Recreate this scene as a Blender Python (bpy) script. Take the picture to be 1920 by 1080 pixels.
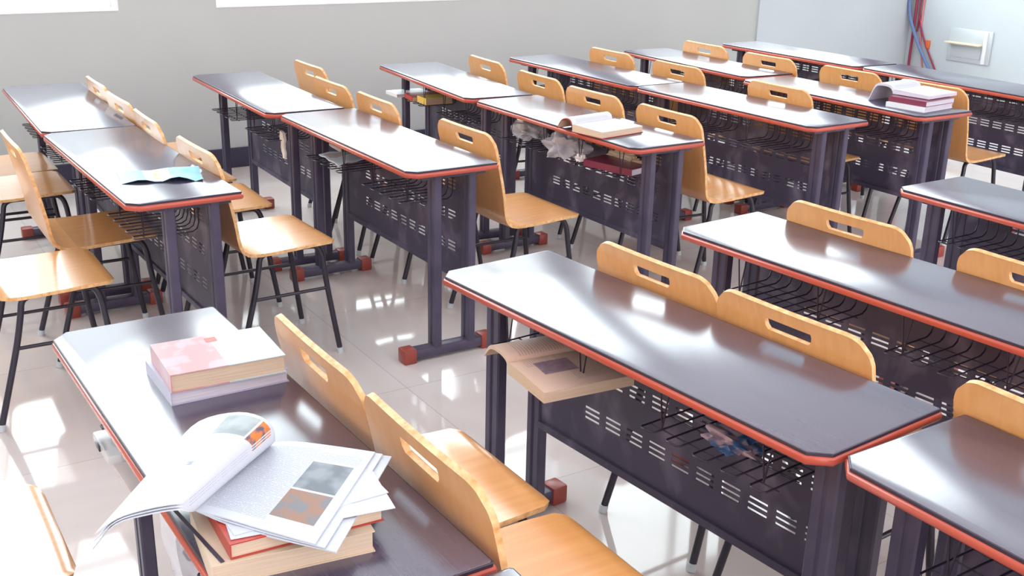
import bpy, bmesh, math, random
from mathutils import Vector, Matrix
import numpy as np
PI = math.pi
scene = bpy.context.scene
for o in list(bpy.data.objects): bpy.data.objects.remove(o)
COL = scene.collection

# ------------------------------------------------------------------ camera
F_PX, YAW, PITCH, ROLL = 2076.4, 0.5651, 0.3380, 0.0224
CAM = Vector((0, 0, 1.632))
_f = Vector((math.sin(YAW)*math.cos(PITCH), math.cos(YAW)*math.cos(PITCH), -math.sin(PITCH)))
_r = Vector((math.cos(YAW), -math.sin(YAW), 0)); _u = _r.cross(_f)
_c, _s = math.cos(ROLL), math.sin(ROLL)
_R, _U = _r*_c + _u*_s, _u*_c - _r*_s
cd = bpy.data.cameras.new('camera'); cd.sensor_width = 36; cd.lens = F_PX/1920*36
cd.clip_start = 0.05; cd.clip_end = 100
cam = bpy.data.objects.new('camera', cd); COL.objects.link(cam)
M = Matrix.Identity(4)
for i in range(3):
    M[i][0] = _R[i]; M[i][1] = _U[i]; M[i][2] = -_f[i]; M[i][3] = CAM[i]
cam.matrix_world = M
scene.camera = cam

# ------------------------------------------------------------------ world, light, exposure
scene.view_settings.view_transform = 'Standard'
scene.view_settings.look = 'None'
scene.view_settings.gamma = 1.0
scene.view_settings.use_curve_mapping = False
scene.view_settings.exposure = 1.1
W_FRONT, W_BACK = 3.8, 1.5
world = bpy.data.worlds.new('sky'); scene.world = world; world.use_nodes = True
nt = world.node_tree; nt.nodes.clear()
tc = nt.nodes.new('ShaderNodeTexCoord'); sx = nt.nodes.new('ShaderNodeSeparateXYZ')
mr = nt.nodes.new('ShaderNodeMapRange'); mr.interpolation_type = 'SMOOTHSTEP'
mr.inputs['From Min'].default_value = 0.1; mr.inputs['From Max'].default_value = 0.6
mr.inputs['To Min'].default_value = W_BACK; mr.inputs['To Max'].default_value = W_FRONT
cr = nt.nodes.new('ShaderNodeMapRange')
cr.inputs['From Min'].default_value = -0.2; cr.inputs['From Max'].default_value = 0.0
cr.inputs['To Min'].default_value = 1.0; cr.inputs['To Max'].default_value = 1.0
mm = nt.nodes.new('ShaderNodeMath'); mm.operation = 'MULTIPLY'
mixc = nt.nodes.new('ShaderNodeMixRGB')
mixc.inputs[1].default_value = (1.0, 0.93, 0.96, 1); mixc.inputs[2].default_value = (0.86, 0.97, 1.0, 1)
mfac = nt.nodes.new('ShaderNodeMapRange')
mfac.inputs['From Min'].default_value = -0.2; mfac.inputs['From Max'].default_value = 0.5
bg = nt.nodes.new('ShaderNodeBackground'); wo = nt.nodes.new('ShaderNodeOutputWorld')
L_ = nt.links.new
L_(tc.outputs['Generated'], sx.inputs[0]); L_(sx.outputs['Y'], mr.inputs['Value']); L_(sx.outputs['Z'], cr.inputs['Value'])
L_(mr.outputs[0], mm.inputs[0]); L_(cr.outputs[0], mm.inputs[1]); L_(mm.outputs[0], bg.inputs['Strength'])
L_(sx.outputs['Y'], mfac.inputs['Value']); L_(mfac.outputs[0], mixc.inputs[0]); L_(mixc.outputs[0], bg.inputs['Color'])
L_(bg.outputs[0], wo.inputs[0])

def portal(loc, rot, sx_, sy_):
    l = bpy.data.lights.new('window_portal', 'AREA'); l.shape = 'RECTANGLE'; l.size = sx_; l.size_y = sy_
    l.cycles.is_portal = True
    o = bpy.data.objects.new('window_portal', l); o.location = loc; o.rotation_euler = rot; COL.objects.link(o)

# ------------------------------------------------------------------ helpers
class MB:
    def __init__(s): s.v = []; s.f = []; s.m = []; s.uv = {}
    def add(s, vs, fs, m=0):
        b = len(s.v); s.v += [tuple(v) for v in vs]
        for f in fs: s.f.append(tuple(b+i for i in f)); s.m.append(m)
        return b
    def box(s, x0, x1, y0, y1, z0, z1, m=0):
        vs = [(x, y, z) for x in (x0, x1) for y in (y0, y1) for z in (z0, z1)]
        s.add(vs, [(0,1,3,2),(4,6,7,5),(0,4,5,1),(2,3,7,6),(0,2,6,4),(1,5,7,3)], m)
    def prism(s, poly, z0, z1, m=0):
        n = len(poly); vs = [(x, y, z0) for x, y in poly]+[(x, y, z1) for x, y in poly]
        s.add(vs, [tuple(range(n-1, -1, -1)), tuple(range(n, 2*n))]+[(i, (i+1) % n, n+(i+1) % n, n+i) for i in range(n)], m)
    def tube(s, pts, r, n=8, m=0, closed=False):
        P = [Vector(p) for p in pts]; k = len(P)
        rad = r if isinstance(r, (list, tuple)) else [r]*k
        T = []
        for i in range(k):
            a = P[i-1] if (i > 0 or closed) else P[i]; b = P[(i+1) % k] if (i < k-1 or closed) else P[i]
            T.append((b-a).normalized())
        up = Vector((0, 0, 1)) if abs(T[0].z) < .9 else Vector((1, 0, 0))
        nr = (up - T[0]*up.dot(T[0])).normalized(); rings = []
        vs = []
        for i in range(k):
            nr = (nr - T[i]*nr.dot(T[i])).normalized(); bi = T[i].cross(nr)
            for j in range(n):
                a = 2*PI*j/n; vs.append(P[i]+(nr*math.cos(a)+bi*math.sin(a))*rad[i])
        fs = []
        for i in range(k if closed else k-1):
            i2 = (i+1) % k
            for j in range(n):
                fs.append((i*n+j, i*n+(j+1) % n, i2*n+(j+1) % n, i2*n+j))
        if not closed: fs += [tuple(range(n-1, -1, -1)), tuple(range((k-1)*n, k*n))]
        s.add(vs, fs, m)
    def mesh(s, name, mats, smooth=35, bevel=0, uvs=None):
        me = bpy.data.meshes.new(name); me.from_pydata(s.v, [], s.f)
        for p, m in zip(me.polygons, s.m): p.material_index = m
        bm = bmesh.new(); bm.from_mesh(me)
        if uvs is not None:
            lay = bm.loops.layers.uv.new('UVMap'); bm.verts.ensure_lookup_table()
            for f in bm.faces:
                for l in f.loops: l[lay].uv = uvs[l.vert.index]
        bmesh.ops.recalc_face_normals(bm, faces=bm.faces)
        if bevel:
            es = [e for e in bm.edges if len(e.link_faces) == 2 and e.calc_face_angle(0) > .5]
            bmesh.ops.bevel(bm, geom=es, offset=bevel, segments=2, profile=.5, affect='EDGES', clamp_overlap=True)
        bm.to_mesh(me); bm.free()
        for m in (mats if isinstance(mats, (list, tuple)) else [mats]): me.materials.append(m)
        if smooth:
            for p in me.polygons: p.use_smooth = True
            me.set_sharp_from_angle(angle=math.radians(smooth))
        return me
def link(name, me, parent=None, loc=None, rz=None):
    o = bpy.data.objects.new(name, me); COL.objects.link(o)
    if parent is not None: o.parent = parent
    if loc is not None: o.location = loc
    if rz is not None: o.rotation_euler = (0, 0, rz)
    return o
def tag(o, label, cat, group=None, kind=None):
    o['label'] = label
    if cat: o['category'] = cat
    if group: o['group'] = group
    if kind: o['kind'] = kind
    return o
def root(name, loc, rz=0):
    o = bpy.data.objects.new(name, None); o.empty_display_size = .1; COL.objects.link(o)
    o.location = loc; o.rotation_euler = (0, 0, rz); return o
def copy_tree(o, parent=None):
    c = o.copy(); COL.objects.link(c)
    if parent is not None: c.parent = parent
    for ch in list(o.children): copy_tree(ch, c)
    return c
def smooth_path(pts, n=4):
    P = [Vector(p) for p in pts]; out = []
    Q = [P[0]*2-P[1]]+P+[P[-1]*2-P[-2]]
    for i in range(1, len(Q)-2):
        for k in range(n):
            t = k/n; a, b, c, d = Q[i-1], Q[i], Q[i+1], Q[i+2]
            out.append(.5*((2*b)+(c-a)*t+(2*a-5*b+4*c-d)*t*t+(3*b-a-3*c+d)*t**3))
    out.append(P[-1]); return out

# ------------------------------------------------------------------ materials
def mat(name, col, rough=.5, metal=0, spec=.5, ior=1.5, coat=0, coat_rough=.1, alpha=1, sheen=0):
    m = bpy.data.materials.new(name); m.use_nodes = True
    b = m.node_tree.nodes['Principled BSDF']
    b.inputs['Base Color'].default_value = (*col, 1); b.inputs['Roughness'].default_value = rough
    b.inputs['Metallic'].default_value = metal; b.inputs['IOR'].default_value = ior
    b.inputs['Specular IOR Level'].default_value = spec
    b.inputs['Coat Weight'].default_value = coat; b.inputs['Coat Roughness'].default_value = coat_rough
    b.inputs['Alpha'].default_value = alpha
    return m
def N(m, t, **kw):
    n = m.node_tree.nodes.new(t)
    for k, v in kw.items(): setattr(n, k, v)
    return n
def B(m): return m.node_tree.nodes['Principled BSDF']
def grain(m, c1, c2, scale=(1, 1, 1), nscale=8, detail=6, bump=0, pos=(.3, .7), distort=.3, rough=None):
    nt = m.node_tree; tc = N(m, 'ShaderNodeTexCoord'); mp = N(m, 'ShaderNodeMapping'); mp.inputs['Scale'].default_value = scale
    oi = N(m, 'ShaderNodeObjectInfo'); mul = N(m, 'ShaderNodeMath', operation='MULTIPLY'); mul.inputs[1].default_value = 37.0
    no = N(m, 'ShaderNodeTexNoise', noise_dimensions='4D'); no.inputs['Scale'].default_value = nscale; no.inputs['Detail'].default_value = detail
    no.inputs['Distortion'].default_value = distort
    rp = N(m, 'ShaderNodeValToRGB'); rp.color_ramp.elements[0].position = pos[0]; rp.color_ramp.elements[1].position = pos[1]
    rp.color_ramp.elements[0].color = (*c1, 1); rp.color_ramp.elements[1].color = (*c2, 1)
    l = nt.links.new
    l(tc.outputs['Object'], mp.inputs[0]); l(mp.outputs[0], no.inputs['Vector']); l(oi.outputs['Random'], mul.inputs[0]); l(mul.outputs[0], no.inputs['W'])
    l(no.outputs['Fac'], rp.inputs[0]); l(rp.outputs[0], B(m).inputs['Base Color'])
    if bump:
        bp = N(m, 'ShaderNodeBump'); bp.inputs['Strength'].default_value = bump; bp.inputs['Distance'].default_value = .002
        l(no.outputs['Fac'], bp.inputs['Height']); l(bp.outputs[0], B(m).inputs['Normal'])
    if rough:
        mr = N(m, 'ShaderNodeMapRange'); mr.inputs['To Min'].default_value = rough[0]; mr.inputs['To Max'].default_value = rough[1]
        l(no.outputs['Fac'], mr.inputs['Value']); l(mr.outputs[0], B(m).inputs['Roughness'])
    return m
m_top = grain(mat('dark_wood_laminate', (.09,.06,.09), .23, ior=2.3), (.047,.037,.070), (.069,.054,.096), (60, 1.2, 34), 3, 6, 0, (.35,.65), .4, (.22,.24))
m_topedge = mat('dark_edge', (.035,.025,.045), .35)
m_red = mat('red_edge_plastic', (.46,.085,.055), .2, ior=1.5)
m_cap = mat('red_cap_plastic', (.30,.055,.04), .35)
m_steel = grain(mat('dark_purple_steel', (.05,.04,.07), .38), (.052,.043,.080), (.076,.064,.108), (1,1,1), 9, 4, 0, (.35,.65))
m_panel = grain(mat('scuffed_steel_sheet', (.05,.04,.07), .42), (.058,.046,.082), (.24,.20,.28), (1, 1.3, 1), 7, 9, 0, (.50, .82), .5)
m_wire = mat('dark_wire', (.022,.016,.035), .35)
m_leg = mat('black_tube', (.025,.022,.035), .28)
m_ply = grain(mat('orange_beech_veneer', (.85,.42,.14), .3, coat=.5, coat_rough=.15), (.74,.345,.115), (.82,.405,.150), (14, 14, .9), 4, 5, 0, (.3,.7), .5)
m_seat = grain(mat('beech_veneer_seat', (.85,.42,.14), .28, coat=1, coat_rough=.14), (.66,.29,.085), (.74,.36,.125), (.9, 14, 14), 4, 5, 0, (.3,.7), .5)
m_plyedge = grain(mat('plywood_edge', (.8,.5,.22), .5), (.58,.28,.09), (.84,.56,.28), (1,1,1), 60, 3, 0)
m_foot = mat('pale_leg_tip', (.55,.6,.62), .4)
m_wall = grain(mat('grey_wall_paint', (.6,.6,.58), .6), (.475,.49,.475), (.50,.515,.50), (1,1,1), 1.5, 4)
m_wallr = grain(mat('pale_wall_paint', (.8,.85,.86), .5), (.52,.575,.60), (.57,.625,.65), (1,1,1), 1.2, 4)
m_ceil = mat('ceiling_paint', (.93,.94,.96), .8)
m_base = mat('dark_baseboard', (.035,.03,.06), .35)
m_white = mat('white_window_frame', (.85,.87,.88), .35)
m_paper = mat('white_paper', (.54,.58,.64), .55)
m_pages = grain(mat('page_edges', (.78,.66,.50), .7), (.54,.41,.29), (.64,.52,.40), (1,1,60), 10, 2)
m_pagesw = grain(mat('white_page_edges', (.8,.8,.82), .7), (.54,.50,.60), (.66,.64,.70), (1,1,60), 10, 2)

# floor
m_floor = mat('polished_floor_tile', (.6,.55,.52), .06, ior=1.5)
nt = m_floor.node_tree; l = nt.links.new
tc = N(m_floor, 'ShaderNodeTexCoord'); no = N(m_floor, 'ShaderNodeTexNoise'); no.inputs['Scale'].default_value = .9; no.inputs['Detail'].default_value = 5; no.inputs['Distortion'].default_value = .8
rp = N(m_floor, 'ShaderNodeValToRGB'); rp.color_ramp.elements[0].position = .35; rp.color_ramp.elements[1].position = .7
rp.color_ramp.elements[0].color = (.56,.475,.445,1); rp.color_ramp.elements[1].color = (.68,.63,.61,1)
br = N(m_floor, 'ShaderNodeTexBrick'); br.offset = 0; br.inputs['Scale'].default_value = 1.0; br.inputs['Brick Width'].default_value = .8; br.inputs['Row Height'].default_value = .8
br.inputs['Mortar Size'].default_value = .0022; br.inputs['Mortar Smooth'].default_value = .2
br.inputs['Color1'].default_value = (1,1,1,1); br.inputs['Color2'].default_value = (.95,.95,.96,1); br.inputs['Mortar'].default_value = (.78,.75,.75,1)
mx = N(m_floor, 'ShaderNodeMixRGB', blend_type='MULTIPLY'); mx.inputs[0].default_value = 1
l(tc.outputs['Object'], no.inputs['Vector']); l(no.outputs['Fac'], rp.inputs[0]); l(tc.outputs['Object'], br.inputs['Vector'])
l(rp.outputs[0], mx.inputs[1]); l(br.outputs['Color'], mx.inputs[2]); l(mx.outputs[0], B(m_floor).inputs['Base Color'])

# thin window glass
m_glass = bpy.data.materials.new('window_glass'); m_glass.use_nodes = True
nt = m_glass.node_tree; nt.nodes.clear()
tr = nt.nodes.new('ShaderNodeBsdfTransparent'); gl = nt.nodes.new('ShaderNodeBsdfGlossy'); gl.inputs['Roughness'].default_value = .02
ms = nt.nodes.new('ShaderNodeMixShader'); ms.inputs[0].default_value = .06; mo = nt.nodes.new('ShaderNodeOutputMaterial')
nt.links.new(tr.outputs[0], ms.inputs[1]); nt.links.new(gl.outputs[0], ms.inputs[2]); nt.links.new(ms.outputs[0], mo.inputs[0])

# clear plastic film
def film(name, col, fac=.45):
    m = bpy.data.materials.new(name); m.use_nodes = True
    nt = m.node_tree; p = nt.nodes['Principled BSDF']; p.inputs['Base Color'].default_value = (*col, 1); p.inputs['Roughness'].default_value = .18
    t = nt.nodes.new('ShaderNodeBsdfTransparent'); s = nt.nodes.new('ShaderNodeMixShader'); s.inputs[0].default_value = fac
    o = nt.nodes['Material Output']; nt.links.new(t.outputs[0], s.inputs[1]); nt.links.new(p.outputs[0], s.inputs[2]); nt.links.new(s.outputs[0], o.inputs['Surface'])
    return m
m_film = film('clear_plastic_film', (.78,.76,.82), .55)

def page_mat(name, base, ink, text=(), pics=(), rows=60):
    """printed page: UV rectangles of fine text lines and of pictures"""
    m = mat(name, base, .5); nt = m.node_tree; l = nt.links.new
    uv = N(m, 'ShaderNodeUVMap'); sp = N(m, 'ShaderNodeSeparateXYZ'); l(uv.outputs[0], sp.inputs[0])
    def M_(op, a, b=None):
        n = N(m, 'ShaderNodeMath', operation=op)
        for i, q in enumerate((a, b)):
            if q is None: continue
            if isinstance(q, (int, float)): n.inputs[i].default_value = q
            else: l(q, n.inputs[i])
        return n.outputs[0]
    U, V = sp.outputs[0], sp.outputs[1]
    def rect(r):
        a = M_('MULTIPLY', M_('GREATER_THAN', U, r[0]), M_('LESS_THAN', U, r[1]))
        return M_('MULTIPLY', a, M_('MULTIPLY', M_('GREATER_THAN', V, r[2]), M_('LESS_THAN', V, r[3])))
    no = N(m, 'ShaderNodeTexNoise'); no.inputs['Scale'].default_value = 1; no.inputs['Detail'].default_value = 3
    mp = N(m, 'ShaderNodeMapping'); mp.inputs['Scale'].default_value = (70, rows*.9, 1); l(uv.outputs[0], mp.inputs[0]); l(mp.outputs[0], no.inputs['Vector'])
    line = M_('GREATER_THAN', M_('FRACT', M_('MULTIPLY', V, rows)), .5)
    words = M_('GREATER_THAN', no.outputs['Fac'], .42)
    cur = None
    rgb = N(m, 'ShaderNodeRGB'); rgb.outputs[0].default_value = (*base, 1); cur = rgb.outputs[0]
    for r in text:
        f = M_('MULTIPLY', M_('MULTIPLY', rect(r), M_('MULTIPLY', line, words)), .75)
        mx = N(m, 'ShaderNodeMixRGB'); l(f, mx.inputs[0]); l(cur, mx.inputs[1]); mx.inputs[2].default_value = (*ink, 1); cur = mx.outputs[0]
    for r, ca, cb, sc in pics:
        n2 = N(m, 'ShaderNodeTexNoise'); n2.inputs['Scale'].default_value = sc; n2.inputs['Detail'].default_value = 2; l(uv.outputs[0], n2.inputs['Vector'])
        rp = N(m, 'ShaderNodeValToRGB'); rp.color_ramp.elements[0].position = .42; rp.color_ramp.elements[1].position = .6
        rp.color_ramp.elements[0].color = (*ca, 1); rp.color_ramp.elements[1].color = (*cb, 1); l(n2.outputs['Fac'], rp.inputs[0])
        mx = N(m, 'ShaderNodeMixRGB'); l(rect(r), mx.inputs[0]); l(cur, mx.inputs[1]); l(rp.outputs[0], mx.inputs[2]); cur = mx.outputs[0]
    l(cur, B(m).inputs['Base Color'])
    return m

# ------------------------------------------------------------------ room
XW, XE, YS, YN, ZC = -2.3, 8.377, -3.0, 6.705, 4.9
def st(name, mb, m, parent=None, bevel=0, smooth=0):
    o = link(name, mb.mesh(name, m, smooth=smooth, bevel=bevel), parent)
    if parent is None: o['kind'] = 'structure'
    return o
mb = MB(); mb.box(XW-.25, XE+.2, YS, YN+.25, -.1, 0); st('floor', mb, m_floor)
mb = MB(); mb.box(XW-.25, XE+.2, YS, YN+.25, ZC, ZC+.1); st('ceiling', mb, m_ceil)
mb = MB(); mb.box(XE, XE+.2, YS, YN+.25, 0, ZC); st('wall_right', mb, m_wallr)
WIN = [(-1.7, 1.543), (2.111, 4.75), (5.25, 8.1)]; WZ0, WZ1 = .98, 4.5; T = .24
def wall_with_holes(name, axis, pos, t, a0, a1, holes, m):
    mb = MB(); cuts = [a0]
    def bx(p, q, z0, z1):
        if q-p < 1e-4: return
        if axis == 'y': mb.box(p, q, pos, pos+t, z0, z1)
        else: mb.box(pos, pos+t, p, q, z0, z1)
    x = a0
    for h0, h1 in holes:
        bx(x, h0, 0, ZC); bx(h0, h1, 0, WZ0); bx(h0, h1, WZ1, ZC); x = h1
    bx(x, a1, 0, ZC); return st(name, mb, m)
wall_with_holes('wall_back', 'y', YN, T, XW-.25, XE+.2, WIN, m_wall)
wall_with_holes('wall_left', 'x', XW-.25, .25, YS, YN, [(.4, 3.0)], m_wall)
def window(idx, a0, a1, axis, pos, nv):
    # white jambs and sill line the opening; frame sits at the outer side
    mb = MB(); w = .05
    r = root('window_%d' % idx, (0, 0, 0)); r['kind'] = 'structure'
    def bx(mb, p, q, d0, d1, z0, z1):
        if axis == 'y': mb.box(p, q, pos+d0, pos+d1, z0, z1)
        else: mb.box(pos-d1, pos-d0, p, q, z0, z1)
    s = MB(); bx(s, a0, a1, -.004, .20, WZ0-.002, WZ0+.014)
    link('window_sill', s.mesh('window_sill', m_white, 0, .003), r)
    for k in (0, 1):
        j = MB(); p = a0 if k == 0 else a1-.012
        bx(j, p, p+.012, -.003, .20, WZ0, WZ1); link('window_jamb', j.mesh('window_jamb', m_white, 0), r)
    f = MB(); d0, d1 = .13, .19
    bx(f, a0, a1, d0, d1, WZ0+.012, WZ0+.07); bx(f, a0, a1, d0, d1, WZ1-.06, WZ1)
    bx(f, a0, a0+w, d0, d1, WZ0+.07, WZ1-.06); bx(f, a1-w, a1, d0, d1, WZ0+.07, WZ1-.06)
    for i in range(1, nv):
        c = a0+(a1-a0)*i/nv; bx(f, c-w/2, c+w/2, d0, d1, WZ0+.07, WZ1-.06)
    bx(f, a0+w, a1-w, d0+.005, d1-.005, 2.62, 2.67)
    link('window_frame', f.mesh('window_frame', m_white, 0), r)
    g = MB(); bx(g, a0+w/2, a1-w/2, .158, .162, WZ0+.04, WZ1-.03); link('window_pane', g.mesh('window_pane', m_glass, 0), r)
for i, (a, b) in enumerate(WIN):
    window(i+1, a, b, 'y', YN, 3)
    portal(((a+b)/2, YN+T+.02, (WZ0+WZ1)/2), (-PI/2, 0, 0), b-a, WZ1-WZ0)
for i, (a, b) in enumerate([(.4, 3.0)]):
    window(i+4, a, b, 'x', XW, 3)
    portal((XW-.28, (a+b)/2, (WZ0+WZ1)/2), (0, -PI/2, 0), WZ1-WZ0, b-a)
portal(((XW+XE)/2, YS-.02, ZC/2), (PI/2, 0, 0), XE-XW, ZC)
mb = MB(); mb.box(XW, XE, YN-.014, YN, 0, .125); st('baseboard_back', mb, m_base, bevel=.003)
mb = MB(); mb.box(XE-.014, XE, YS, YN-.014, 0, .125); st('baseboard_right', mb, m_base, bevel=.003)
mb = MB(); mb.box(6.53, XE, YN-.02, YN, .125, WZ0-.01); st('trim_1', mb, m_wallr)

mb = MB(); mb.box(-6, 14, 10, 10.3, -.5, .80); mb.box(-6, 14, 9.96, 10.34, .80, .84)
o = link('parapet_wall', mb.mesh('parapet_wall', mat('dull_render', (.16,.13,.24), .8), 0)); tag(o, 'low dull purple parapet just outside the first window', 'parapet', None, 'structure')
# ------------------------------------------------------------------ desks
H, DW, DL = .7357, .3567, 1.2
def dx(x): return x-DW/2       # local x measured from the student edge
def dy(y): return y-DL/2       # local y measured from the near end
def outline(off=0, c=.033):
    x0, x1, y0, y1 = -DW/2-off, DW/2+off, -DL/2-off, DL/2+off; c = c+off*.4
    p = [(x0+c, y0), (x1-.004, y0), (x1, y0+.004), (x1, y1-.004), (x1-.004, y1), (x0+c, y1), (x0, y1-c), (x0, y0+c)]
    return p
def desk_meshes():
    D = {}
    mb = MB(); mb.prism(outline(-.003), H-.006, H, 0); mb.prism(outline(-.006), H-.024, H-.006, 1)
    D['top'] = mb.mesh('desk_tabletop', [m_top, m_topedge], 30, .0005)
    mb = MB()
    # dark upper lip of the edging, then the red rounded band
    def ring(mb, prof, m):
        rings = [[(x, y, z) for x, y in outline(o)] for o, z in prof]; n = 8
        vs = [p for r in rings for p in r]; fs = []
        k = len(prof)
        for i in range(k):
            for j in range(n):
                a, b = i*n+j, i*n+(j+1) % n; c, d = ((i+1) % k)*n+(j+1) % n, ((i+1) % k)*n+j
                fs.append((a, b, c, d))
        mb.add(vs, fs, m)
    ring(mb, [(-.0035, H-.0004), (-.0012, H-.0004), (-.0003, H-.0014), (-.0003, H-.0068), (-.0035, H-.0068)], 0)
    D['lip'] = mb.mesh('edge_lip', [m_topedge], 30)
    mb = MB(); ring(mb, [(-.007, H-.0072), (0, H-.0072), (.0022, H-.0088), (.0034, H-.012), (.0036, H-.0155), (.0030, H-.020), (.001, H-.0238), (-.002, H-.0250), (-.007, H-.0250)], 0)
    D['trim'] = mb.mesh('edge_trim', [m_red], 60)
    # post: rounded rectangular tube with a groove down each broad side
    hx, hy, g = .0155, .0285, .0045
    sec = [(-hx, -hy+.004), (-hx+.004, -hy), (hx-.004, -hy), (hx, -hy+.004), (hx, -.007), (hx-g, -.004), (hx-g, .004), (hx, .007),
           (hx, hy-.004), (hx-.004, hy), (-hx+.004, hy), (-hx, hy-.004), (-hx, .007), (-hx+g, .004), (-hx+g, -.004), (-hx, -.007)]
    mb = MB(); mb.prism(sec, .045, H-.025); D['post'] = mb.mesh('desk_post', [m_steel], 30)
    mb = MB(); mb.box(dx(.03), dx(.345), -.024, .024, .012, .05); D['foot'] = mb.mesh('foot_rail', [m_steel], 30, .005)
    mb = MB(); mb.box(-.026, .026, -.029, .029, 0, .056); D['cap'] = mb.mesh('end_cap', [m_cap], 30, .006)
    mb = MB(); mb.box(dx(.07), dx(.335), -.026, .026, H-.046, H-.0245); D['bracket'] = mb.mesh('top_bracket', [m_steel], 30, .003)
    # modesty panel with slots
    ys = [.095]; cen = [.181+.079*j for j in range(10)]
    for c in cen: ys += [c-.028, c+.028]
    ys += [1.105]
    zs = [.283]; zc = [z+d for z in (.388, .508, .628) for d in (-.0145, 0, .0145)]
    for z in zc: zs += [z-.0032, z+.0032]
    zs += [H-.026]
    ny, nz = len(ys), len(zs); mb = MB(); xa, xb = dx(.270), dx(.2725)
    for x in (xa, xb):
        mb.v += [(x, dy(y), z) for y in ys for z in zs]
    off = ny*nz
    hole = lambda i, j: (i % 2 == 1) and (j % 2 == 1)
    solid = lambda i, j: 0 <= i < ny-1 and 0 <= j < nz-1 and not hole(i, j)
    for i in range(ny-1):
        for j in range(nz-1):
            if hole(i, j): continue
            a, b, c, d = i*nz+j, (i+1)*nz+j, (i+1)*nz+j+1, i*nz+j+1
            mb.f += [(a, b, c, d), (off+a, off+d, off+c, off+b)]; mb.m += [0, 0]
            for (e0, e1, ni, nj) in ((a, b, i, j-1), (b, c, i+1, j), (c, d, i, j+1), (d, a, i-1, j)):
                if not solid(ni, nj): mb.f.append((e0, off+e0, off+e1, e1)); mb.m.append(0)
    mb.box(dx(.262), dx(.284), dy(.095), dy(1.105), .268, .288)
    D['panel'] = mb.mesh('modesty_panel', [m_panel], 0)
    # wire basket
    mb = MB(); r = .0023; y0 = -.171; zb = .58
    for k in range(5):
        a = y0+.076*k; b = a+.038
        pts = [(.258, a, H-.025), (.258, a, zb+.03), (.251, a, zb+.009), (.235, a, zb), (.056, a, zb), (.050, a+.006, zb), (.050, b-.006, zb), (.056, b, zb),
               (.235, b, zb), (.251, b, zb+.009), (.258, b, zb+.03), (.258, b, H-.025)]
        mb.tube([(dx(x), y, z) for x, y, z in pts], r, 6)
    for x in (.085, .145, .205): mb.tube([(dx(x), y0-.008, zb-.0035), (dx(x), y0+.35, zb-.0035)], r*.8, 6)
    mb.tube([(dx(.2605), y0-.008, .655), (dx(.2605), y0+.35, .655)], r*.8, 6)
    for y in (y0+.03, y0+.31):
        for s in (-1, 1): mb.tube([(dx(.085), y, zb-.002), (dx(.088), y+s*.019, H-.0245)], r*.85, 6)
    D['basket'] = mb.mesh('wire_basket', [m_wire], 60)
    return D
DM = desk_meshes()
def make_desk():
    r = root('school_desk', (0, 0, 0))
    t = link('tabletop', DM['top'], r); lp = link('edge_lip', DM['lip'], t)
    e = link('edge_trim', DM['trim'], t); e['label'] = 'glossy red rounded edging'
    link('modesty_panel', DM['panel'], r)['label'] = 'scuffed dark sheet with rows of slots'
    for ye in (.072, 1.128):
        for xp in (.137, .280): link('post', DM['post'], r, (dx(xp), dy(ye), 0))
        f = link('foot_rail', DM['foot'], r, (0, dy(ye), 0))
        for xc in (.022, .352): c = link('end_cap', DM['cap'], f, (dx(xc), 0, 0)); c['label'] = 'red plastic end cap'
        link('top_bracket', DM['bracket'], r, (0, dy(ye), 0))
    for yb in (.325, .870): link('wire_basket', DM['basket'], r, (0, dy(yb), 0))
    return r
# name: centre x, centre y, yaw degrees, length
DK = {
 'A1': (.738, 4.564, -1.60, -.003), 'A2': (.730, 3.345, 1.28, .008), 'B1': (1.650, 4.578, -1.25, -.011), 'B2': (1.679, 3.331, .53, .016),
 'C1': (2.657, 4.529, -5.02, -.008), 'C2': (2.622, 3.292, .54, .005), 'D1': (3.558, 4.510, .74, .006), 'D2': (3.578, 3.298, 1.31, .001),
 'E1': (4.368, 4.501, -2.67, -.012), 'E2': (4.249, 3.251, -.33, -.006), 'F1': (5.255, 4.528, -.29, 0), 'G1': (.351, 1.158, 1.08, .015),
 'H1': (1.312, 1.160, 4.94, -.001)}
DP = {}
for k, (x, y, a, l_) in DK.items(): DP[k] = (x+DW/2, y+(DL+l_)/2, a, DL+l_)
DP['G2'] = (.556, .541, 0, 1.2); DP['H2'] = (1.572, .538, 1.0, 1.2); DP['I1'] = (2.284, 1.785, 4.5, 1.2); DP['I2'] = (2.36, .56, 1.5, 1.2)
DP['J1'] = (3.238, 1.806, .5, 1.2); DP['F2'] = (5.42, 3.905, -1.5, 1.2); DP['J2'] = (3.26, .58, 0, 1.2)
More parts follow.
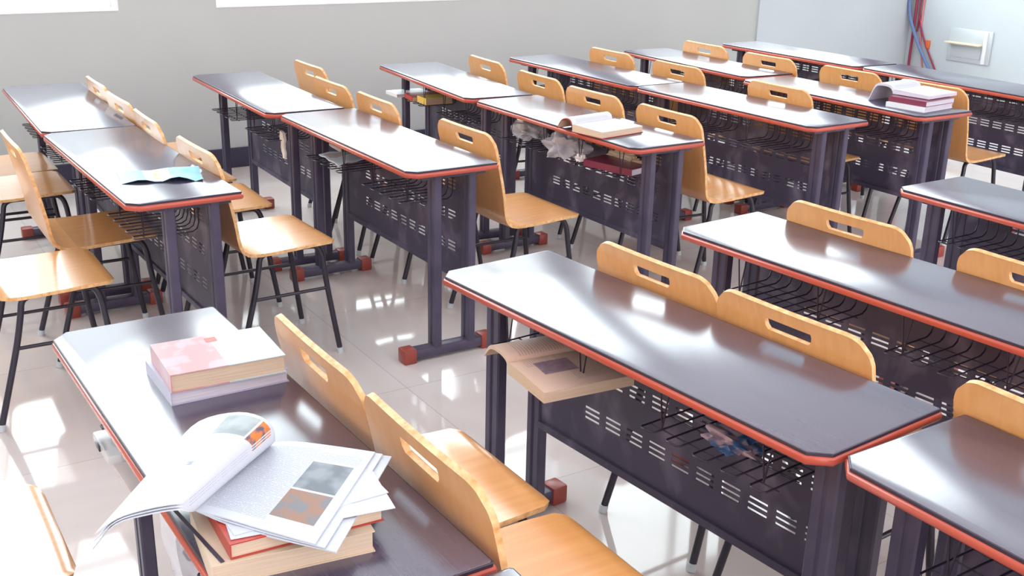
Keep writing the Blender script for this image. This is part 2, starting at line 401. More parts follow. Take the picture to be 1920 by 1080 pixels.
DLAB = {
 'A1': 'bare white-glaring school desk abutting the far end of the desk with the blue leaflet',
 'A2': 'dark-topped school desk carrying the pale blue crumpled leaflet',
 'B1': 'empty school desk of the second row nearest the window wall, glaring white top',
 'B2': 'empty white-glaring school desk showing its whole slotted front panel beside the open aisle',
 'C1': 'school desk near the window wall whose basket is stuffed with red and yellow books',
 'C2': 'school desk with one open book on top and plastic bags in its basket',
 'D1': 'bluish empty school desk near the window wall between the third and fifth rows',
 'D2': 'long glaring empty school desk with slotted panel, one chair back behind its middle',
 'E1': 'small distant white-topped school desk in the last row but one, nearest the window wall',
 'E2': 'school desk with an open book lying on a short stack of books',
 'F1': 'last-row school desk farthest away beside the window wall corner',
 'F2': 'last-row school desk running out of the picture below the wall box',
 'G1': 'dark wood-grained school desk in front, loaded with books and the big open magazine',
 'G2': 'school desk corner just visible below the desk with the open magazine',
 'H1': 'big school desk in the middle with an open cream book in its basket',
 'H2': 'purple-brown school desk in the lower corner, red edging, abutting the big middle desk',
 'I1': 'school desk with empty wire baskets, white glare at its tip, behind the middle desk',
 'I2': 'school desk abutting the near end of the glare-ended desk, outside the picture',
 'J1': 'grey-topped school desk cut by the picture edge, behind the glare-ended desk',
 'J2': 'outside'}
proto = make_desk(); first = True; DOBJ = {}
for k in DP:
    if k in ('I2', 'J2'): continue
    x, y, a, ln = DP[k]
    o = proto if first else copy_tree(proto); first = False
    o.location = (x, y, 0); o.rotation_euler = (0, 0, math.radians(a)); o.scale = (1, ln/DL, 1)
    tag(o, DLAB[k], 'desk', 'school desks in rows'); DOBJ[k] = o
def dpt(k, x, y, z):
    """desk-local point (from the student edge / near end) to world"""
    cx, cy, a, ln = DP[k]; a = math.radians(a); u, v = x-DW/2, (y-ln/2)
    return Vector((cx+u*math.cos(a)-v*math.sin(a), cy+u*math.sin(a)+v*math.cos(a), z))

# ------------------------------------------------------------------ chairs
def shell_profile():
    # (x, z, s) along the inner (sitting) surface from the front edge to the top of the back
    pts = [(.372, .441), (.362, .449), (.34, .4525), (.27, .452), (.19, .449), (.12, .447), (.080, .4470), (.050, .4488), (.027, .4545), (.011, .4670), (.002, .487), (-.003, .515),
           (-.010, .57), (-.020, .625), (-.032, .68), (-.0405, .720), (-.048, .752), (-.0475, .751), (-.0495, .760), (-.0523, .772), (-.0543, .780), (-.0595, .800), (-.0612, .805), (-.0625, .8085), (-.0635, .811), (-.064, .812)]
    return pts
def make_shell():
    P = shell_profile(); n = len(P); nb = 6   # split index: seat = rows 0..nb, back = nb..n-1
    Lx = [0]
    for i in range(1, n): Lx.append(Lx[-1]+math.hypot(P[i][0]-P[i-1][0], P[i][1]-P[i-1][1]))
    tot = Lx[-1]; hw = .216; res = []
    def halfw(i):
        s = Lx[i]; r = .055; rt = .066
        if s < r: return hw-.012-r+math.sqrt(max(0, r*r-(r-s)**2))
        if s < .40: return hw-.012*(1-(s-r)/(.40-r))
        if tot-s < rt: d = rt-(tot-s); return hw-rt+math.sqrt(max(0, rt*rt-d*d))
        return hw
    i0 = next(i for i, p in enumerate(P) if abs(p[1]-.751) < 1e-6); i1 = next(i for i, p in enumerate(P) if abs(p[1]-.780) < 1e-6)
    def cols(i, back):
        w = halfw(i); base = [0, .03, .05, .064]
        if back and i0 <= i <= i1: base[-1] = {0: .056, 1: .063, 2: .065, 3: .063, 4: .056}.get(i-i0, .064)
        ext = [.064+(w-.064)*t for t in (.35, .65, .85, 1)] if w > .066 else [.064+(w-.064)*t for t in (.35, .65, .85, 1)]
        h = base+ext; return [-x for x in h[::-1]]+h[1:]
    nrm = []
    for i in range(n):
        a = P[max(0, i-1)]; b = P[min(n-1, i+1)]; t = Vector((b[0]-a[0], 0, b[1]-a[1])).normalized()
        nrm.append(Vector((t.z, 0, -t.x)))          # towards the sitter
    th = .0115
    for name, r0, r1, mt in (('seat', 0, nb, m_seat), ('backrest', nb, n-1, m_ply)):
        rows = list(range(r0, r1+1)); mb = MB(); nc = len(cols(r0, False)); back = name == 'backrest'
        for side in (0, 1):
            for i in rows:
                for y in cols(i, back):
                    dish = -.004*(1-(y/hw)**2)
                    p = Vector((P[i][0], y, P[i][1]))+nrm[i]*dish*(1 if i > 1 else .3)
                    if side: p = p-nrm[i]*th*(-1 if False else 1)
                    mb.v.append(tuple(p))
        off = len(rows)*nc; mid = nc//2
        def hole(ri, j): return back and i0 <= rows[ri] < i1 and mid-3 <= j < mid+3
        def solid(ri, j): return 0 <= ri < len(rows)-1 and 0 <= j < nc-1 and not hole(ri, j)
        for ri in range(len(rows)-1):
            for j in range(nc-1):
                if hole(ri, j): continue
                a, b, c, d = ri*nc+j, ri*nc+j+1, (ri+1)*nc+j+1, (ri+1)*nc+j
                mb.f += [(a, b, c, d), (off+a, off+d, off+c, off+b)]; mb.m += [0, 0]
                for e0, e1, a2, b2 in ((a, b, ri-1, j), (b, c, ri, j+1), (c, d, ri+1, j), (d, a, ri, j-1)):
                    if not solid(a2, b2) and not ((a2 < 0 and back) or (a2 >= len(rows)-1 and not back)):
                        mb.f.append((e0, off+e0, off+e1, e1)); mb.m.append(1)
        res.append((name, mb.mesh('chair_'+name, [mt, m_plyedge], 40)))
    return dict(res)
SH = make_shell()
def tubes():
    D = {}
    for nm, s in (('a', -1), ('b', 1)):
        mb = MB(); mb.tube(smooth_path([(.16, s*.150, .427), (.115, s*.150, .426), (.088, s*.153, .412), (.078, s*.157, .37), (.062, s*.161, .30), (.04, s*.165, .22), (-.022, s*.176, .014)], 3), .0105, 10)
        D['rear'+nm] = mb.mesh('rear_leg', [m_leg], 60)
        mb = MB(); mb.tube(smooth_path([(.16, s*.150, .427), (.27, s*.150, .428), (.305, s*.152, .420), (.322, s*.156, .385), (.330, s*.160, .32), (.345, s*.165, .21), (.374, s*.176, .014)], 3), .0105, 10)
        D['front'+nm] = mb.mesh('front_leg', [m_leg], 60)
        mb = MB(); mb.tube([(.054, s*.163, .262), (.338, s*.163, .262)], .0065, 8); D['str'+nm] = mb.mesh('stretcher', [m_leg], 60)
        for q, x in (('r', -.0245), ('f', .3755)):
            mb = MB(); mb.tube([(x, s*.1763, 0), (x*1.0+(.003 if q == 'r' else -.002), s*.1756, .022)], .0125, 10); D['tip'+q+nm] = mb.mesh('leg_tip', [m_foot], 60)
    mb = MB(); mb.tube([(.118, -.150, .424), (.118, .150, .424)], .009, 8); mb.tube([(.27, -.150, .426), (.27, .150, .426)], .009, 8)
    D['cross'] = mb.mesh('seat_frame', [m_leg], 60)
    return D
TU = tubes()
def make_chair():
    r = root('school_chair', (0, 0, 0))
    link('seat', SH['seat'], r); link('backrest', SH['backrest'], r)
    for nm in 'ab':
        a = link('leg', TU['rear'+nm], r); link('leg_tip', TU['tipr'+nm], a)
        b = link('leg', TU['front'+nm], r); link('leg_tip', TU['tipf'+nm], b)
        link('stretcher', TU['str'+nm], r)
    link('seat_frame', TU['cross'], r)
    return r
# (x of the bend, y centre, yaw, label)
CH = [
 ('A1', 1.152, 5.300, 0, 'pale-lit plywood chair back nearest the window wall behind the first-row desks'),
 ('A1', 1.126, 4.830, 1, 'second chair back from the window wall behind the first-row desks'),
 ('A2', 1.136, 4.370, -1, 'third chair back from the window wall behind the first-row desks'),
 ('A2', 1.147, 3.775, 2, 'chair beside the blue leaflet, its bright seat and legs standing in the aisle'),
 ('B1', 2.240, 5.430, 0, 'chair farthest back behind the second row, overlapped by another chair back'),
 ('B1', 2.115, 4.860, 0, 'chair overlapping the farthest chair of the second row'),
 ('B2', 2.117, 4.375, -1, 'chair with low back at the join of the two second-row desks'),
 ('B2', 2.150, 3.655, 1, 'orange plywood chair at the aisle end of the second row, seat fully visible'),
 ('C1', 3.180, 5.230, -4, 'chair farthest from the camera behind the third row, a clear handle slot'),
 ('C1', 3.130, 4.630, -2, 'second chair from the window wall behind the third row'),
 ('C2', 3.087, 4.115, 1, 'chair back standing behind the open book on the desk'),
 ('C2', 3.092, 3.585, 0, 'orange chair at the aisle end of the third row beside the desk with bags'),
 ('D1', 4.038, 5.250, 0, 'chair farthest back behind the bluish fourth-row desk'),
 ('D1', 4.039, 4.650, 0, 'chair back at the join of the two fourth-row desks'),
 ('D2', 4.030, 3.880, 0, 'chair back behind the middle of the long glaring fourth-row desk'),
 ('E1', 4.797, 5.290, -2, 'small chair back farthest away in the fifth row'),
 ('E1', 4.756, 4.700, 0, 'chair back at the join of the two fifth-row desks'),
 ('E2', 4.783, 4.110, 0, 'orange chair back between the fifth-row desk and the last row'),
 ('E2', 4.777, 3.580, 0, 'orange chair right behind the stack with the open book'),
 (None, 0.786, 1.832, 0, 'large pinkish chair back beside the closed books on the front desk'),
 (None, 0.786, 1.399, 0, 'large chair back beside the open magazine on the front desk'),
 (None, 0.790, 0.795, 0, 'chair top just entering the bottom edge below the front desks'),
 ('H1', 1.739, 2.004, 4, 'orange chair back on the far half of the big middle desk'),
 ('H1', 1.765, 1.569, 4, 'orange chair back touching its twin on the near half of the big middle desk'),
 ('H2', 1.810, 0.960, 1, 'chair back behind the lower corner desk, cut by the picture edge'),
 ('I1', 2.480, 2.072, 4.5, 'orange chair back behind the desk with empty wire baskets'),
 ('I1', 2.515, 1.505, 3, 'chair back cut by the picture edge behind the desk with empty wire baskets'),
 (None, 0.615, 4.150, 0, 'pulled-out chair facing the first-row desk, tall bare pinkish back'),
 (None, 0.355, 3.710, 0, 'chair left in the open with only its seat and bent legs in view'),
 (None, 0.490, 4.940, 0, 'pale chair seat tucked at the far first-row desk, near one of two'),
 (None, 0.500, 5.365, 0, 'palest chair seat nearest the window wall at the first-row desk'),
 (None, -0.100, 2.075, 0, 'white-lit chair seat filling the lower corner near the front desk'),
]
cproto = make_chair(); first = True
for dk, x, y, a, lab in CH:
    if dk:                                # the back clears the rear edge of the desk it stands behind
        ln = DP[dk][3]; ly = min(ln, max(0, y-DP[dk][1]+ln/2)); x = max(x, dpt(dk, DW, ly, 0).x+.057)
    o = cproto if first else copy_tree(cproto); first = False
    o.location = (x, y, 0); o.rotation_euler = (0, 0, math.radians(a))
    if 'front desk' in lab and 'back beside' in lab: o.scale = (1, 1, 1.035)
    tag(o, lab, 'chair', 'plywood classroom chairs')

# ------------------------------------------------------------------ books and papers
def closed_book(name, near, wx, wy, z, t, yaw, cover, pages, label, cover_name='cover', group=None, spine='-x', cat='book', soft=.002):
    """near = world xy of the corner nearest the camera; +x is width wx, +y is wy"""
    r = root(name, (near[0], near[1], z), math.radians(yaw)); c = .0018
    mb = MB(); mb.box(0, wx, 0, wy, 0, c); mb.box(0, wx, 0, wy, t-c, t)
    if spine == '+y': mb.box(0, wx, wy-c, wy, c, t-c)
    elif spine == '+x': mb.box(wx-c, wx, 0, wy, c, t-c)
    else: mb.box(0, c, 0, wy, c, t-c)
    link('cover', mb.mesh(name+'_cover', cover, 0), r)
    mb = MB(); e = .003; x0, x1, y0, y1 = e, wx-e, e, wy-e
    if spine == '+y': y1 = wy-c
    elif spine == '+x': x1 = wx-c
    else: x0 = c
    mb.box(x0, x1, y0, y1, c, t-c); link('page_block', mb.mesh(name+'_pages', pages, 0), r)
    tag(r, label, cat, group); return r
def sheet(near, far, th, nv=6, sub=4):
    """surface between two space curves (same count) as a solid sheet; u along the curve, v near->far"""
    A, Bc = smooth_path(near, sub), smooth_path(far, sub); nu = len(A); mb = MB(); uvs = []
    top = []
    for j in range(nv+1):
        t = j/nv
        for i in range(nu):
            top.append(A[i].lerp(Bc[i], t)); uvs.append((i/(nu-1), t))
    for p in top: mb.v.append(tuple(p))
    for p in top: mb.v.append((p.x, p.y, p.z-th))
    uvs = uvs+uvs; off = len(top)
    for j in range(nv):
        for i in range(nu-1):
            a, b, c, d = j*nu+i, j*nu+i+1, (j+1)*nu+i+1, (j+1)*nu+i
            mb.f += [(a, b, c, d), (off+a, off+d, off+c, off+b)]; mb.m += [0, 1]
    for i in range(nu-1):
        a, b = i, i+1; mb.f.append((a, off+a, off+b, b)); mb.m.append(1)
        a, b = nv*nu+i, nv*nu+i+1; mb.f.append((a, b, off+b, off+a)); mb.m.append(1)
    for j in range(nv):
        a, b = j*nu, (j+1)*nu; mb.f.append((a, b, off+b, off+a)); mb.m.append(1)
        a, b = j*nu+nu-1, (j+1)*nu+nu-1; mb.f.append((a, off+a, off+b, b)); mb.m.append(1)
    return mb, uvs
def crumple(cx, cy, cz, sx, sy, sz, seed, m, name, n=14, sharp=.5, parent=None):
    rnd = random.Random(seed); bm = bmesh.new(); bmesh.ops.create_icosphere(bm, subdivisions=4, radius=1)
    from mathutils import noise
    for v in bm.verts:
        d = v.co.normalized(); q = noise.noise(d*2.3+Vector((seed*7.1, 0, 0)))*.55+noise.noise(d*5.5+Vector((0, seed*3.3, 0)))*.22*sharp*2+abs(noise.noise(d*11))*.14
        f = 1+q; v.co = Vector((d.x*sx*f, d.y*sy*f, max(d.z, -.55)*sz*f))
    zmin = min(v.co.z for v in bm.verts)
    for v in bm.verts: v.co.z -= zmin
    me = bpy.data.meshes.new(name); bm.to_mesh(me); bm.free(); me.materials.append(m)
    for p_ in me.polygons: p_.use_smooth = True
    me.set_sharp_from_angle(angle=math.radians(50))
    return link(name, me, parent, (cx, cy, cz))

# closed pair on the front desk
m_cov_pink = mat('pink_white_cover', (.8,.6,.6), .3)
nt = m_cov_pink.node_tree; lk = nt.links.new
tc = N(m_cov_pink, 'ShaderNodeTexCoord'); sp = N(m_cov_pink, 'ShaderNodeSeparateXYZ'); lk(tc.outputs['Object'], sp.inputs[0])
no = N(m_cov_pink, 'ShaderNodeTexNoise'); no.inputs['Scale'].default_value = 22; no.inputs['Detail'].default_value = 2; lk(tc.outputs['Object'], no.inputs['Vector'])
rp = N(m_cov_pink, 'ShaderNodeValToRGB'); rp.color_ramp.elements[0].position = .50; rp.color_ramp.elements[1].position = .60
rp.color_ramp.elements[0].color = (.56,.27,.28,1); rp.color_ramp.elements[1].color = (.55,.36,.40,1); lk(no.outputs['Fac'], rp.inputs[0])
gt = N(m_cov_pink, 'ShaderNodeMath', operation='GREATER_THAN'); gt.inputs[1].default_value = .108; lk(sp.outputs[0], gt.inputs[0])
mx = N(m_cov_pink, 'ShaderNodeMixRGB'); lk(gt.outputs[0], mx.inputs[0]); lk(rp.outputs[0], mx.inputs[1]); mx.inputs[2].default_value = (.48,.58,.60,1)
lk(mx.outputs[0], B(m_cov_pink).inputs['Base Color'])
m_cov_lav = mat('lavender_cover', (.46,.44,.56), .35)
closed_book('book', (.465, 1.896), .228, .176, H, .0265, 0, m_cov_lav, m_pagesw, 'lower white-edged book under the pink and white one on the front desk')
bk = closed_book('book', (.466, 1.892), .218, .165, H+.027, .036, -2.5, m_cov_pink, m_pages, 'thick cream-paged book with pink and white cover, top of the closed pair')
mb = MB(); mb.box(.100, .122, .128, .150, .0362, .0366); t_ = link('cover_tag', mb.mesh('cover_tag', mat('red_tag', (.62,.10,.07), .4), 0), bk)

# stack below the magazine
m_cream = mat('cream_cover', (.62,.50,.37), .5); m_redc = mat('red_cover', (.42,.045,.03), .35); m_greyc = mat('pale_cover', (.75,.76,.78), .4)
closed_book('book', (.352, 1.300), .232, .172, H, .034, -7, m_cream, m_pages, 'thick cream book at the bottom of the stack under the open magazine', soft=0)
lo = closed_book('book', (.380, 1.302), .226, .155, H+.0345, .024, -3, m_redc, m_pages, 'red-covered book squeezed between the cream book and the open magazine')
mb = MB(); mb.box(.012, .055, .015, .07, .0242, .0245); link('cover_picture', mb.mesh('cover_picture', mat('teal_print', (.2,.35,.42), .35), 0), lo)
for i, (x, y, a, dz) in enumerate([(.385, 1.312, -9, 0), (.392, 1.318, 0, .0012)]):
    r = root('loose_sheet', (x, y, H+.0592+dz), math.radians(a)); mb = MB(); mb.box(0, .235, 0, .15, 0, .0009)
    link('paper', mb.mesh('loose_sheet', m_paper, 0), r)
    tag(r, ['white loose sheet sticking out below the open magazine, lower one', 'white loose sheet right beneath the open magazine, upper one'][i], 'paper')
mb = MB(); mb.box(0, .006, 0, .17, 0, .0008)
bm_ = link('bookmark_ribbon', mb.mesh('bookmark_ribbon', m_topedge, 0), None, (.366, 1.302, H+.0345), math.radians(6)); tag(bm_, 'thin dark ribbon lying across the cream book under the magazine', 'ribbon')

# the big open magazine
m_pr = page_mat('printed_page_right', (.54,.58,.64), (.27,.30,.38), text=[(.05,.62,.08,.93), (.62,.95,.80,.9)],
    pics=[((.62,.93,.46,.78), (.11,.13,.16), (.22,.25,.28), 5), ((.62,.93,.14,.44), (.26,.13,.08), (.15,.15,.17), 9)], rows=70)
m_pl = page_mat('printed_page_left', (.54,.58,.64), (.27,.30,.38), text=[(.05,.30,.05,.72)],
    pics=[((.08,.40,.74,.97), (.70,.20,.04), (.10,.10,.14), 14), ((.42,.64,.76,.97), (.40,.46,.46), (.28,.33,.35), 6), ((.70,.88,.78,.95), (.62,.50,.35), (.55,.60,.60), 7), ((.52,.62,.42,.46), (.25,.28,.35), (.84,.88,.92), 14)], rows=70)
mg = root('open_magazine', (.44, 1.46, .80))
def rel(ps, o): return [Vector(p)-Vector(o) for p in ps]
O = (.44, 1.46, .80)
S0, S1 = (.3635, 1.400, .803), (.5215, 1.548, .803)
for k, (dz, tw) in enumerate([(0, 0), (-.0035, .010), (-.0075, .022)]):
    near = [S0, (.392+tw*.2, 1.358-tw*.5, .8045+dz), (.43+tw*.4, 1.305-tw*.7, .802+dz), (.478+tw, 1.240-tw, .799+dz)]
    far = [S1, (.562+tw*.3, 1.524, .8055+dz), (.61+tw*.6, 1.485-tw*.3, .803+dz), (.662+tw, 1.438-tw*.6, .800+dz)]
    mb, uv = sheet(rel(near, O), rel(far, O), .0022)
    link('right_pages', mb.mesh('right_pages', [m_pr, m_paper], 50, 0, uv), mg)
for k, (dz, tw) in enumerate([(0, 0), (-.0045, -.006), (-.009, -.014)]):
    near = [S0, (.352, 1.385, .822+dz), (.330, 1.375, .836+dz), (.296, 1.402, .824+dz), (.262+tw*.3, 1.425, .808+dz), (.228+tw*.5, 1.412+tw, .800+dz*1.5)]
    far = [S1, (.528, 1.520, .828+dz), (.512, 1.512, .862+dz), (.480, 1.545, .868+dz), (.430, 1.590, .845+dz), (.386+tw, 1.605, .802+dz)]
    mb, uv = sheet(rel(near, O), rel(far, O), .002)
    link('left_pages', mb.mesh('left_pages', [m_pl, m_paper], 50, 0, uv), mg)
tag(mg, 'large open white magazine with curled left pages, printed text and pictures', 'magazine')

def open_book(name, org, yaw, w, d, t, lw, m_page, label, cover=None, arch=.05, droop=0, edge=None, lt=.004, m_left=None):
    """block of pages w by d, thick t, whose left leaves arch over to the -x side by lw"""
    r = root(name, org, math.radians(yaw)); edge = edge or m_pages
    n = [(0, 0, t), (w*.12, 0, t+.004), (w*.5, 0, t+.001), (w, 0, t-.002)]; f = [(x, d, z) for x, y, z in n]
    mb, uv = sheet(n, f, .001)
    bt = MB(); 
    P = smooth_path(n, 4); k = len(P)
    vs = [(p.x, 0, p.z-.001) for p in P]+[(p.x, d, p.z-.001) for p in P]+[(p.x, 0, .002) for p in P]+[(p.x, d, .002) for p in P]
    fs = []
    for i in range(k-1):
        fs += [(i, i+1, k+i+1, k+i), (2*k+i, 3*k+i, 3*k+i+1, 2*k+i+1), (i, 2*k+i, 2*k+i+1, i+1), (k+i, k+i+1, 3*k+i+1, 3*k+i)]
    fs += [(0, k, 3*k, 2*k), (k-1, 3*k-1, 4*k-1, 2*k-1)]
    bt.add(vs, fs); link('page_block', bt.mesh(name+'_block', edge, 0), r)
    link('right_page', mb.mesh(name+'_right', [m_page, edge], 50, 0, uv), r)
    n = [(0, 0, t), (-lw*.12, 0, t+arch*.75), (-lw*.4, 0, t+arch), (-lw*.75, 0, t+arch*.55), (-lw, 0, max(.004, t*.3)-droop)]
    f = [(x, d, z) for x, y, z in n]
    mb, uv = sheet(n, f, lt); link('left_leaves', mb.mesh(name+'_left', [m_left or m_page, edge], 50, 0, uv), r)
    if cover:
        mb = MB(); mb.box(-.002, w+.003, -.003, d+.003, 0, .002); link('cover', mb.mesh(name+'_cover', cover, 0), r)
        n2 = [(x-.003, -.003, z-lt-.001) for x, y, z in n]; f2 = [(x-.003, d+.003, z-lt-.001) for x, y, z in n]
        mb, uv = sheet(n2, f2, .0018); link('front_cover', mb.mesh(name+'_front', [cover, cover], 50, 0, uv), r)
    tag(r, label, 'book'); return r
m_pgw = page_mat('page_white', (.60,.62,.65), (.42,.42,.48), text=[(.1,.9,.1,.9)], rows=40)
m_pgc = page_mat('page_cream', (.70,.48,.38), (.45,.30,.27), text=[(.12,.88,.45,.9), (.12,.5,.1,.4)], pics=[((.42,.70,.20,.58), (.25,.16,.20), (.32,.20,.24), 12)], rows=40)
m_pgl = page_mat('page_cream_plain', (.70,.48,.38), (.45,.30,.27), text=[(.15,.75,.15,.85)], rows=30)
m_maroon = mat('maroon_cover', (.20,.035,.07), .3)
open_book('open_book', (2.600, 3.668, H+.001), -81, .172, .235, .028, .085, m_pgw, 'thick open book with red cover, pages rolled, alone on the third-row desk', m_redc, .026)
open_book('open_book', (4.392, 3.548, H+.0485), -84, .195, .235, .020, .13, m_pgw, 'open book with grey curled leaves on top of the far stack', None, .024, .047, m_pagesw, .012)
closed_book('book', (4.345, 3.318), .245, .205, H, .022, 7, m_greyc, m_pagesw, 'lowest pale book of the far stack on the fifth-row desk')
closed_book('book', (4.360, 3.325), .240, .20, H+.0225, .025, 6, m_maroon, m_pagesw, 'maroon-covered book in the middle of the far stack')

# ---- things in the baskets (basket floor at z = .6023)
ZB = .5825
open_book('open_book', (1.267, 2.009, ZB), -95, .178, .235, .030, .125, m_pgc, 'thick cream open book half out of the wire basket under the big middle desk', None, .016, 0, m_pages, .01, m_pgl)
m_wrap1 = grain(mat('blue_pink_wrapper', (.3,.3,.5), .3), (.46,.32,.38), (.05,.12,.26), (1,1,1), 22, 2, 0, (.47,.53))
m_wrap1.node_tree.nodes['Principled BSDF'].inputs['Roughness'].default_value = .3
w = dpt('H1', .145, .32, ZB); o = crumple(w.x, w.y, w.z, .042, .062, .016, 3, m_wrap1, 'snack_wrapper'); tag(o, 'crumpled blue and pink snack wrapper in the basket of the big middle desk', 'wrapper')
def flat_sheet(name, quad, th, m, label, cat, z, wave=.006, nu=8, nv=6, seed=1, uvmat=None):
    from mathutils import noise
    mb = MB(); a, b, c, d = [Vector((q[0], q[1], 0)) for q in quad]; uvs = []
    cen = (a+b+c+d)/4
    top = []
    for j in range(nv+1):
        for i in range(nu+1):
            u, v = i/nu, j/nv; p = (a.lerp(b, u)).lerp(d.lerp(c, u), v)
            h = abs(noise.noise(Vector((u*2.2+seed, v*1.7, seed))))*wave*2.2+th
            top.append(Vector((p.x-cen.x, p.y-cen.y, h))); uvs.append((u, v))
    off = len(top); mb.v = [tuple(p) for p in top]+[(p.x, p.y, p.z-th) for p in top]
    for j in range(nv):
        for i in range(nu):
            e = j*(nu+1)+i; q = (e, e+1, e+nu+2, e+nu+1)
            mb.f += [q, tuple(off+k for k in q[::-1])]; mb.m += [0, 0]
    ring = [i for i in range(nu+1)]+[(j+1)*(nu+1)-1 for j in range(1, nv+1)]+[nv*(nu+1)+i for i in range(nu-1, -1, -1)]+[j*(nu+1) for j in range(nv-1, 0, -1)]
    for k in range(len(ring)):
        e, f = ring[k], ring[(k+1) % len(ring)]; mb.f.append((e, off+e, off+f, f)); mb.m.append(0)
    o = link(name, mb.mesh(name, m, 60, 0, uvs+uvs), None, (cen.x, cen.y, z)); tag(o, label, cat); return o
m_leaf = page_mat('blue_leaflet', (.26,.55,.66), (.2,.4,.6), text=[(.05,.3,.2,.8)],
    pics=[((.30,.62,.02,.98), (.66,.72,.74), (.60,.66,.70), 4), ((.42,.50,.15,.95), (.68,.42,.18), (.66,.60,.55), 6), ((.64,.95,.05,.9), (.20,.50,.66), (.30,.60,.70), 5)], rows=20)
flat_sheet('leaflet', [(.790, 3.610), (1.034, 3.535), (1.065, 3.690), (.812, 3.780)], .0012, m_leaf, 'crumpled pale blue leaflet lying on the first-row desk', 'leaflet', H+.0003, .012, 10, 5, 4)
m_ppic = page_mat('pale_booklet', (.82,.84,.88), (.6,.6,.7), text=[(.1,.5,.1,.9)], pics=[((.55,.92,.1,.9), (.62,.42,.42), (.55,.62,.60), 9)], rows=20)
flat_sheet('booklet', [tuple(dpt('B2', .085, .79, 0))[:2], tuple(dpt('B2', .10, 1.03, 0))[:2], tuple(dpt('B2', .235, 1.03, 0))[:2], tuple(dpt('B2', .24, .87, 0))[:2]], .004, m_ppic, 'thin pale booklet in the basket of the white-glaring second-row desk', 'booklet', ZB, .008, 8, 6, 2)
p = dpt('C2', -.02, .30, ZB)
closed_book('book', (2.742, 3.442), .140, .255, ZB, .028, 14, m_maroon, m_pagesw, 'dark maroon book lying in the basket below the open book', soft=0)
w = dpt('C2', .165, .98, ZB); o = crumple(w.x, w.y, w.z, .065, .10, .04, 5, m_film, 'plastic_bag'); tag(o, 'crumpled clear plastic bag at the far end of the basket with the maroon book', 'bag')
w = dpt('C2', .140, .640, .558); o = crumple(w.x, w.y, w.z, .085, .085, .062, 8, m_film, 'plastic_bag'); tag(o, 'clear plastic bag drooping between the two baskets below the open book', 'bag')
m_tan = film('tan_wrapper', (.80,.62,.42), .85)
w = dpt('C2', .222, .33, ZB); o = crumple(w.x, w.y, w.z, .020, .10, .034, 11, m_tan, 'food_wrapper'); tag(o, 'tan see-through wrapper behind the maroon book', 'wrapper')
m_tis = mat('tissue', (.85,.80,.80), .8)
w = dpt('C2', .095, .47, ZB); o = crumple(w.x, w.y, w.z, .02, .022, .018, 13, m_tis, 'crumpled_tissue'); tag(o, 'small crumpled white tissue beside the maroon book', 'tissue')
# books of the C1 basket
m_yel = mat('yellow_cover', (.85,.62,.15), .4)
b = dpt('C1', .085, .700, 0); closed_book('book', (b.x, b.y), .16, .115, ZB, .035, -3, m_yel, m_pages, 'yellow-spined book at the near end of the crowded basket', group='books in the crowded basket')
b = dpt('C1', .055, .822, 0); closed_book('book', (b.x, b.y), .19, .14, ZB, .026, -9, m_redc, m_pages, 'red book in the middle of the crowded basket', group='books in the crowded basket')
b = dpt('C1', .025, .970, 0); closed_book('book', (b.x, b.y), .21, .15, ZB, .018, -2, m_greyc, m_pagesw, 'pale thin book jutting from the far end of the crowded basket', group='books in the crowded basket')
# cloth strip hanging from B1
def hanging(name, pts, widths, th, m, label, cat):
    mb = MB(); n = len(pts); vs = []
    for (x, y, z), (wa, wb) in zip(pts, widths): vs += [(x-th, y-wa, z), (x-th*.6, y+wb, z), (x+th, y+wb, z), (x+th*.8, y-wa, z)]
    fs = [(0, 3, 2, 1), ((n-1)*4, (n-1)*4+1, (n-1)*4+2, (n-1)*4+3)]
    for i in range(n-1):
        for j in range(4): fs.append((i*4+j, i*4+(j+1) % 4, (i+1)*4+(j+1) % 4, (i+1)*4+j))
    mb.add([Vector(v)-Vector(pts[0]) for v in vs], fs)
    bm = bmesh.new(); me = mb.mesh(name, m, 60); bm.from_mesh(me); bmesh.ops.subdivide_edges(bm, edges=bm.edges, cuts=2, use_grid_fill=True)
    from mathutils import noise
    for v in bm.verts: v.co += Vector((noise.noise(v.co*45), noise.noise(v.co*40+Vector((3, 0, 0))), 0))*.006
    bm.to_mesh(me); bm.free()
    for p_ in me.polygons: p_.use_smooth = True
    o = link(name, me, None, pts[0]); tag(o, label, cat); return o
m_rag = mat('cream_rag', (.80,.76,.68), .9)
q = [dpt('B1', .115, .15, z) for z in (.62, .588, .555, .53, .50)]
hanging('cleaning_glove', [tuple(v) for v in q], [(.015, .03), (.028, .022), (.018, .018), (.030, .012), (.034, -.002)], .006, m_rag, 'cream rag glove hanging out of a basket in the second row', 'glove')
# bag and clear box in the basket of the front desk
q = [dpt('G1', .045, .505, z) for z in (.69, .66, .61, .57, .53)]
hanging('plastic_bag', [tuple(v) for v in q], [(.03, .01), (.04, .045), (.05, .09), (.06, .07), (.055, .02)], .014, m_film, 'thin clear plastic bag hanging below the front desk beside the book stack', 'bag')
a = dpt('G1', .018, .855, ZB); r = root('plastic_case', tuple(a), math.radians(1))
mb = MB(); mb.box(0, .15, 0, .125, 0, .022); link('case_body', mb.mesh('case_body', film('clear_case', (.85,.88,.9), .55), 30, .004), r)
mb = MB(); mb.box(-.003, .012, .06, .09, .006, .018); link('case_clasp', mb.mesh('case_clasp', m_topedge, 30, .001), r)
tag(r, 'clear plastic case in the far basket of the front desk', 'case')
a = dpt('G1', .025, .670, ZB); mb = MB(); mb.box(0, .145, 0, .18, 0, .006)
o = link('folder', mb.mesh('folder', mat('pinkish_folder', (.62,.52,.5), .4), 30, .001), None, tuple(a), math.radians(1)); tag(o, 'thin pinkish folder in the front desk basket, next to the clear case', 'folder')
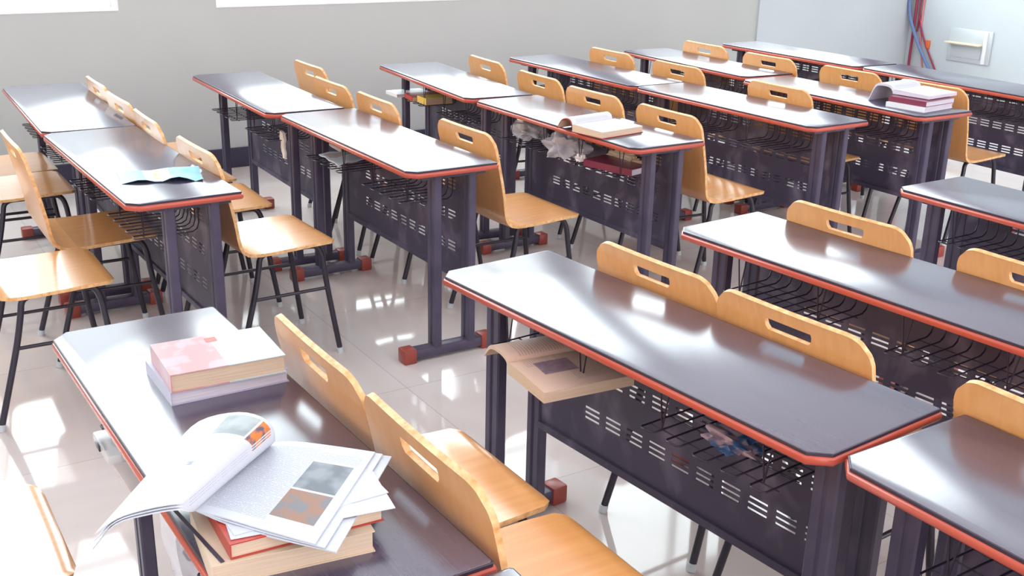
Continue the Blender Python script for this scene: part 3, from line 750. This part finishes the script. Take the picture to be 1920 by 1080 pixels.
# floor speck
o = crumple(.585, 3.05, 0, .006, .008, .003, 21, m_red, 'floor_scrap'); tag(o, 'tiny red scrap lying on the tiles near the front desk', 'scrap')

# ------------------------------------------------------------------ wall fittings at the far corner
def pipe(name, pts, r, m, label, cat, n=10, group=None):
    mb = MB(); o0 = Vector(pts[0]); mb.tube([Vector(p)-o0 for p in smooth_path(pts, 5)], r, n)
    o = link(name, mb.mesh(name, m, 60), None, o0); tag(o, label, cat, group); return o
m_pr_ = mat('dark_red_pipe', (.30,.025,.06), .4); m_pb = mat('blue_cable', (.14,.22,.42), .45); m_pp = mat('pink_cable', (.70,.22,.24), .5); m_or = mat('orange_plastic', (.75,.16,.04), .4)
pipe('riser_pipe', [(8.350, 6.615, .02), (8.350, 6.615, 1.2), (8.350, 6.615, 4.86)], .012, m_pr_, 'dark red vertical pipe in the corner between the two walls', 'pipe')
pipe('cable', [(8.345, 6.27, .02), (8.340, 6.32, .18), (8.335, 6.395, .31), (8.325, 6.500, .46), (8.320, 6.580, .595), (8.318, 6.648, .74), (8.318, 6.672, .90), (8.318, 6.675, 1.2), (8.318, 6.675, 4.86)], .015, m_pb, 'thick blue cable slanting down the corner wall', 'cable')
pipe('cable', [(8.366, 6.22, .02), (8.366, 6.28, .18), (8.366, 6.355, .31), (8.364, 6.455, .46), (8.362, 6.530, .595), (8.360, 6.575, .74), (8.360, 6.580, .95), (8.360, 6.580, 4.86)], .008, m_pr_, 'dark red cable just beside the thick blue cable', 'cable')
pipe('cable', [(8.368, 6.470, .02), (8.368, 6.485, .30), (8.368, 6.548, .60), (8.368, 6.552, 1.2), (8.368, 6.552, 4.86)], .007, m_pp, 'pinkish thin cable running up the corner wall', 'cable')
mb = MB(); mb.box(-.02, 0, -.02, .02, -.035, .035); o = link('call_button', mb.mesh('call_button', m_or, 30, .006), None, (XE, 6.455, .50)); tag(o, 'small orange oval fitting on the right wall by the cables', 'fitting')
m_box = mat('brushed_wall_plate', (.60,.66,.68), .35, metal=.3); m_lid = mat('beige_flap', (.86,.72,.52), .45)
r = root('wall_socket_box', (XE, 6.03, .535)); zz = .135
mb = MB(); mb.box(-.012, 0, -.205, .215, -.14, .135); link('back_plate', mb.mesh('back_plate', m_box, 30, .002), r)
mb = MB(); mb.box(-.016, -.012, -.115, .18, -.105, -.012); link('socket_recess', mb.mesh('socket_recess', mat('recess', (.5,.54,.57), .4), 30, .001), r)
mb = MB(); mb.box(-.075, -.012, -.125, .215, .01, .022); link('flap', mb.mesh('flap', m_lid, 30, .002), r)
mb = MB(); mb.box(-.028, -.012, -.165, -.135, -.135, .13); link('side_rail', mb.mesh('side_rail', m_white, 30, .002), r)
tag(r, 'grey metal box with a beige flap on the pale right wall', 'wall box')
